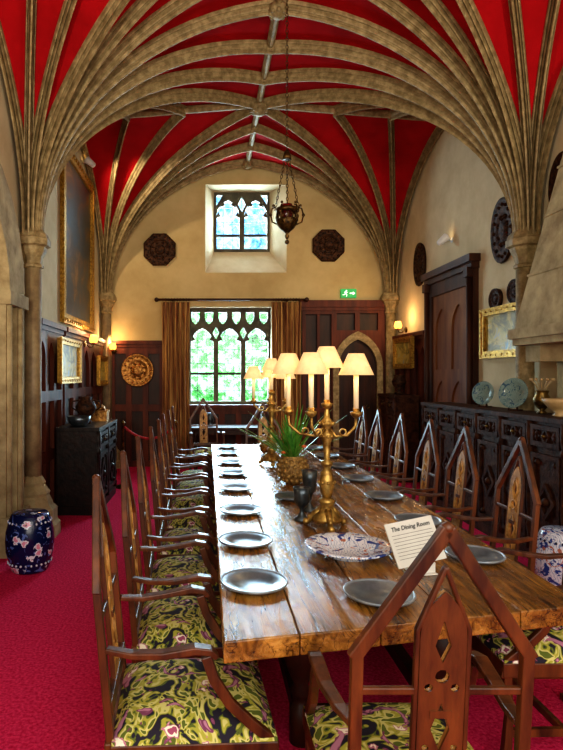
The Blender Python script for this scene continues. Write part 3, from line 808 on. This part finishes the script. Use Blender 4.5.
chain(b,(0,0,.74),(0,0,2.47),.034,.011); b.obj('chain','lampm',e)

# ------------------------------------------------------------ sideboard
def panel_relief(b,w,h,y,mi=0):
    b.mesh(board(rc(-w/2,w/2,-h/2,h/2),[rc(-w/2+.04,w/2-.04,-h/2+.04,h/2-.04)],.03,y-.015),mi)
    b.bb(-w/2,w/2,y-.005,y+.01,-h/2,h/2,mi)
    k=min(w,h)*.33
    b.mesh(board([(0,-k*1.2),(k,0),(0,k*1.2),(-k,0)],[[(0,-k*.8),(k*.65,0),(0,k*.8),(-k*.65,0)]],.024,y-.014),mi)
    b.ball((0,y-.01,0),k*.3,mi,8,6)
    for sx in(-1,1):
        for sz in(-1,1): b.ball((sx*(w/2-.075),y-.008,sz*(h/2-.075)),.026,mi,6,4)
        if h<.3: b.mesh(board([(sx*(k+.02),0),(sx*(k+.06),k*.8),(sx*(k+.10),0),(sx*(k+.06),-k*.8)],[],.02,y-.012),mi)
def sideboard(loc,rz,L,H,Dp,n,label,cat,name,mt='black'):
    e=empty(name,loc,rz,label,cat)
    b=B(); b.bb(-L/2,L/2,-Dp,0,.10,H-.04); b.bb(-L/2-.03,L/2+.03,-Dp-.035,0,H-.04,H); b.bb(-L/2-.02,L/2+.02,-Dp-.02,0,.0,.1)
    for i in range(n+1):
        x=-L/2+.03+(L-.06)*i/n
        b.lathe([(.03,.1),(.03,.18),(.018,.2),(.035,.3),(.02,.36),(.03,.5),(.02,H-.32),(.032,H-.3),(.032,H-.26),(.02,H-.24),(.032,H-.18),(.032,H-.04)],(x,-Dp-.01,0),10)
    b.obj('body',mt,e)
    cw=(L-.06)/n
    for i in range(n):
        cx=-L/2+.03+cw*(i+.5)
        b=B(); panel_relief(b,cw-.08,H-.46,0); b.obj('door',mt,e,loc=(cx,-Dp,.1+(H-.40)/2+.02))
        b=B(); panel_relief(b,cw-.08,.18,0); d=b.obj('drawer',mt,e,loc=(cx,-Dp,H-.16))
        B().ball((0,-.035,0),.016).obj('knob','brass',d)
    return e
sideboard((XR-.12,5.82,0),-pi/2,2.9,1.25,.36,6,'long black carved oak sideboard against wall','sideboard','sideboard')
sideboard((-1.72,7.0,0),pi/2,1.2,1.0,.46,2,'black carved oak chest cabinet beside column','cabinet','cabinet','ebony')
def upright(x,y,z,r,mat,label,rz):
    b=B(); T=Matrix.Rotation(R(80),4,'X')
    b.lathe([(.001,.0),(r*.6,.003),(r*.68,.012),(r*.97,.022),(r,.026),(r*.96,.03),(r*.66,.02),(r*.58,.01),(.001,.008)],(0,0,0),28,0,True,Matrix.Translation((0,0,r+.02))@T)
    b.bb(-.05,.05,-.03,.06,0,.012,1); b.rect([(0,.05,0),(0,.02,r)],.015,.01,(1,0,0),1); 
    for s in(-.04,.04): b.rect([(s,-.02,.0),(s,-.03,.035)],.01,.008,(1,0,0),1)
    return tag(b.obj('display_plate',[mat,'dark'],loc=(x,y,z),rz=rz),label,'plate','display plates on sideboard')
upright(3.02,6.1,1.25,.13,'celadon','blue-grey patterned plate on stand on sideboard',-R(60))
upright(3.02,5.50,1.25,.15,'celadon','blue-grey patterned plate on stand on sideboard',-R(60))
b=B(); b.lathe([(.05,0),(.06,.01),(.04,.03),(.09,.07),(.13,.12),(.14,.15),(.13,.15),(.08,.08),(.001,.05)],(0,0,0),24)
tag(b.obj('bowl','terra',loc=(2.98,4.72,1.25)),'buff pottery bowl on sideboard','bowl')
e=empty('vase',(3.02,5.05,1.25),0,'small brass urn with dried stems on sideboard','vase')
B().lathe([(.04,0),(.045,.01),(.02,.03),(.06,.08),(.075,.13),(.05,.18),(.06,.21),(.05,.21),(.001,.16)],(0,0,0),20).obj('urn','brass',e)
b=B()
for k in range(12):
    a=k*.52; b.tube([(0,0,.16),(.05*math.cos(a),.05*math.sin(a),.26),(.09*math.cos(a),.09*math.sin(a),.31)],.004,5); b.ball((.09*math.cos(a),.09*math.sin(a),.31),.014,0,6,4)
b.obj('stems','terra',e)
sideboard((XR-.14,8.75,0),-pi/2,.8,1.3,.33,2,'tall dark carved cabinet beside doorway','cabinet','cabinet')
b=B(); b.lathe([(.06,0),(.07,.02),(.03,.06),(.09,.14),(.11,.2),(.07,.27),(.09,.3),(.001,.28)],(0,0,0),16)
tag(b.obj('urn','bronze',loc=(3.0,8.75,1.3)),'dark bronze urn on carved cabinet','vase')
b=B(); b.lathe([(.07,0),(.08,.02),(.03,.06),(.10,.13),(.13,.2),(.10,.27),(.06,.3),(.075,.33),(.06,.33),(.001,.28)],(0,0,0),20)
for s in(-1,1): b.tube([(s*.12,0,.16),(s*.18,0,.2),(s*.17,0,.27),(s*.08,0,.29)],.01,8)
tag(b.obj('urn','bronze',loc=(-1.5,6.95,1.0)),'dark bronze two-handled urn on cabinet','vase')
b=B(); b.bb(-.12,.12,-.1,.1,0,.12); b.bb(-.13,.13,-.11,.11,.12,.14); b.lathe([(.1,.14),(.07,.2),(.001,.22)],(0,0,0),12); b.ball((0,0,.235),.02)
tag(b.obj('casket','copper',loc=(-1.42,7.35,1.0)),'small copper casket on cabinet','box')
b=B(); b.lathe([(.08,0),(.12,.05),(.14,.12),(.13,.12),(.1,.04),(.001,.02)],(0,0,0),18)
tag(b.obj('bowl','pewterd',loc=(-1.50,6.57,1.0)),'dark metal bowl on cabinet','bowl')

def stool(loc,m1,m2,label):
    e=empty('garden_stool',loc,0,label,'stool')
    b=B(); b.lathe([(.14,0),(.15,.012),(.165,.06),(.19,.16),(.195,.24),(.19,.32),(.165,.42),(.15,.455),(.14,.468),(.001,.475)],(0,0,0),36)
    for z,r in((.075,.171),(.405,.169)):
        for k in range(26):
            a=2*pi*k/26; b.ball((r*math.cos(a),r*math.sin(a),z),.010,1,6,4)
    b.obj('body',[m1,m2],e)
stool((-1.46,4.62,0),'navy','bluewhite','navy blue floral ceramic barrel garden stool')
stool((2.60,4.08,0),'bluewhite','navy','white and blue ceramic garden stool beside sideboard')

for i,(x,y) in enumerate(((-1.2,8.0),(-.45,8.0))):
    b=B(); b.lathe([(.13,0),(.13,.015),(.04,.03),(.02,.05),(.02,.9),(.03,.91),(.03,.93),(.001,.96)],(0,0,0),18)
    tag(b.obj('barrier_post','brass',loc=(x,y,0)),'brass rope barrier post on carpet','barrier post','barrier posts')
b=B(); pts=[]
for k in range(15):
    t=k/14; pts.append((-1.18+.71*t,8.0,.86-.28*4*t*(1-t)*.6))
b.tube(pts,.018,8); tag(b.obj('barrier_rope','rope'),'thick red barrier rope slung between posts','rope')

e=empty('side_table',(.3,9.2,0),0,'dark wooden side table under window','table')
b=B(); b.bb(-.55,.55,-.28,.28,.72,.76); b.obj('table_top','dark',e,bevel=.005)
for sx in(-1,1):
    for sy in(-1,1): B().lathe([(.03,0),(.02,.05),(.03,.12),(.018,.3),(.03,.45),(.02,.55),(.035,.62),(.035,.72)],(sx*.48,sy*.22,0),12).obj('leg','dark',e)
b=B(); b.bb(-.5,.5,-.24,.24,.64,.72); b.obj('apron','dark',e)
c=clone(proto,(.0,8.45,0),R(190)); c['label']='gothic oak armchair near window side table'
b=B(); b.lathe([(.04,0),(.045,.01),(.03,.02),(.06,.08),(.05,.16),(.025,.2),(.035,.22),(.001,.2)],(0,0,0),16)
tag(b.obj('vase','pewterd',loc=(.05,9.2,.76)),'small dark metal vase on side table','vase')

# ------------------------------------------------------------ lights
w=bpy.data.worlds.new('w'); scene.world=w; w.use_nodes=True
bg=w.node_tree.nodes['Background']; bg.inputs[0].default_value=(1,.95,.88,1); bg.inputs[1].default_value=.62
light('AREA',(.4,YE+.55,2.0),330,(.92,.97,1),1.4,(R(-90),0,0),sy=1.6,name='window_daylight')
light('AREA',(.63,YE+.6,4.4),200,(.92,.97,1),1.0,(R(-80),0,0),sy=1.0,name='window_daylight')
light('AREA',(.7,-1.4,2.6),165,(1,.94,.84),4.2,(R(90),0,0),sy=3.0,name='rear_fill')  # added fill light behind the camera, no window stands there
for x in(XL+.3,XR-.3):
    light('SPOT',(x,.9,2.4),260,(1,.88,.68),.06,(R(125),0,R(-15 if x<0 else 15)),spot=R(120),name='vault_fill_spot')  # unseen spots added near the camera to brighten the vault
light('SPOT',(XR-.25,7.5,3.4),70,(1,.82,.58),.05,(R(70),0,R(40)),spot=R(100),name='wall_spot')
light('SPOT',(XL+.25,8.2,4.7),60,(1,.82,.58),.05,(R(60),0,R(-40)),spot=R(110),name='wall_spot')

# ------------------------------------------------------------ camera
cam=bpy.data.cameras.new('camera'); co=bpy.data.objects.new('camera',cam); COL.objects.link(co)
co.location=(0,0,1.6); co.rotation_euler=(pi/2,0,0); cam.sensor_width=36; cam.lens=560/750*36
cam.shift_x=(281.5-207)/750; cam.clip_start=.05; scene.camera=co
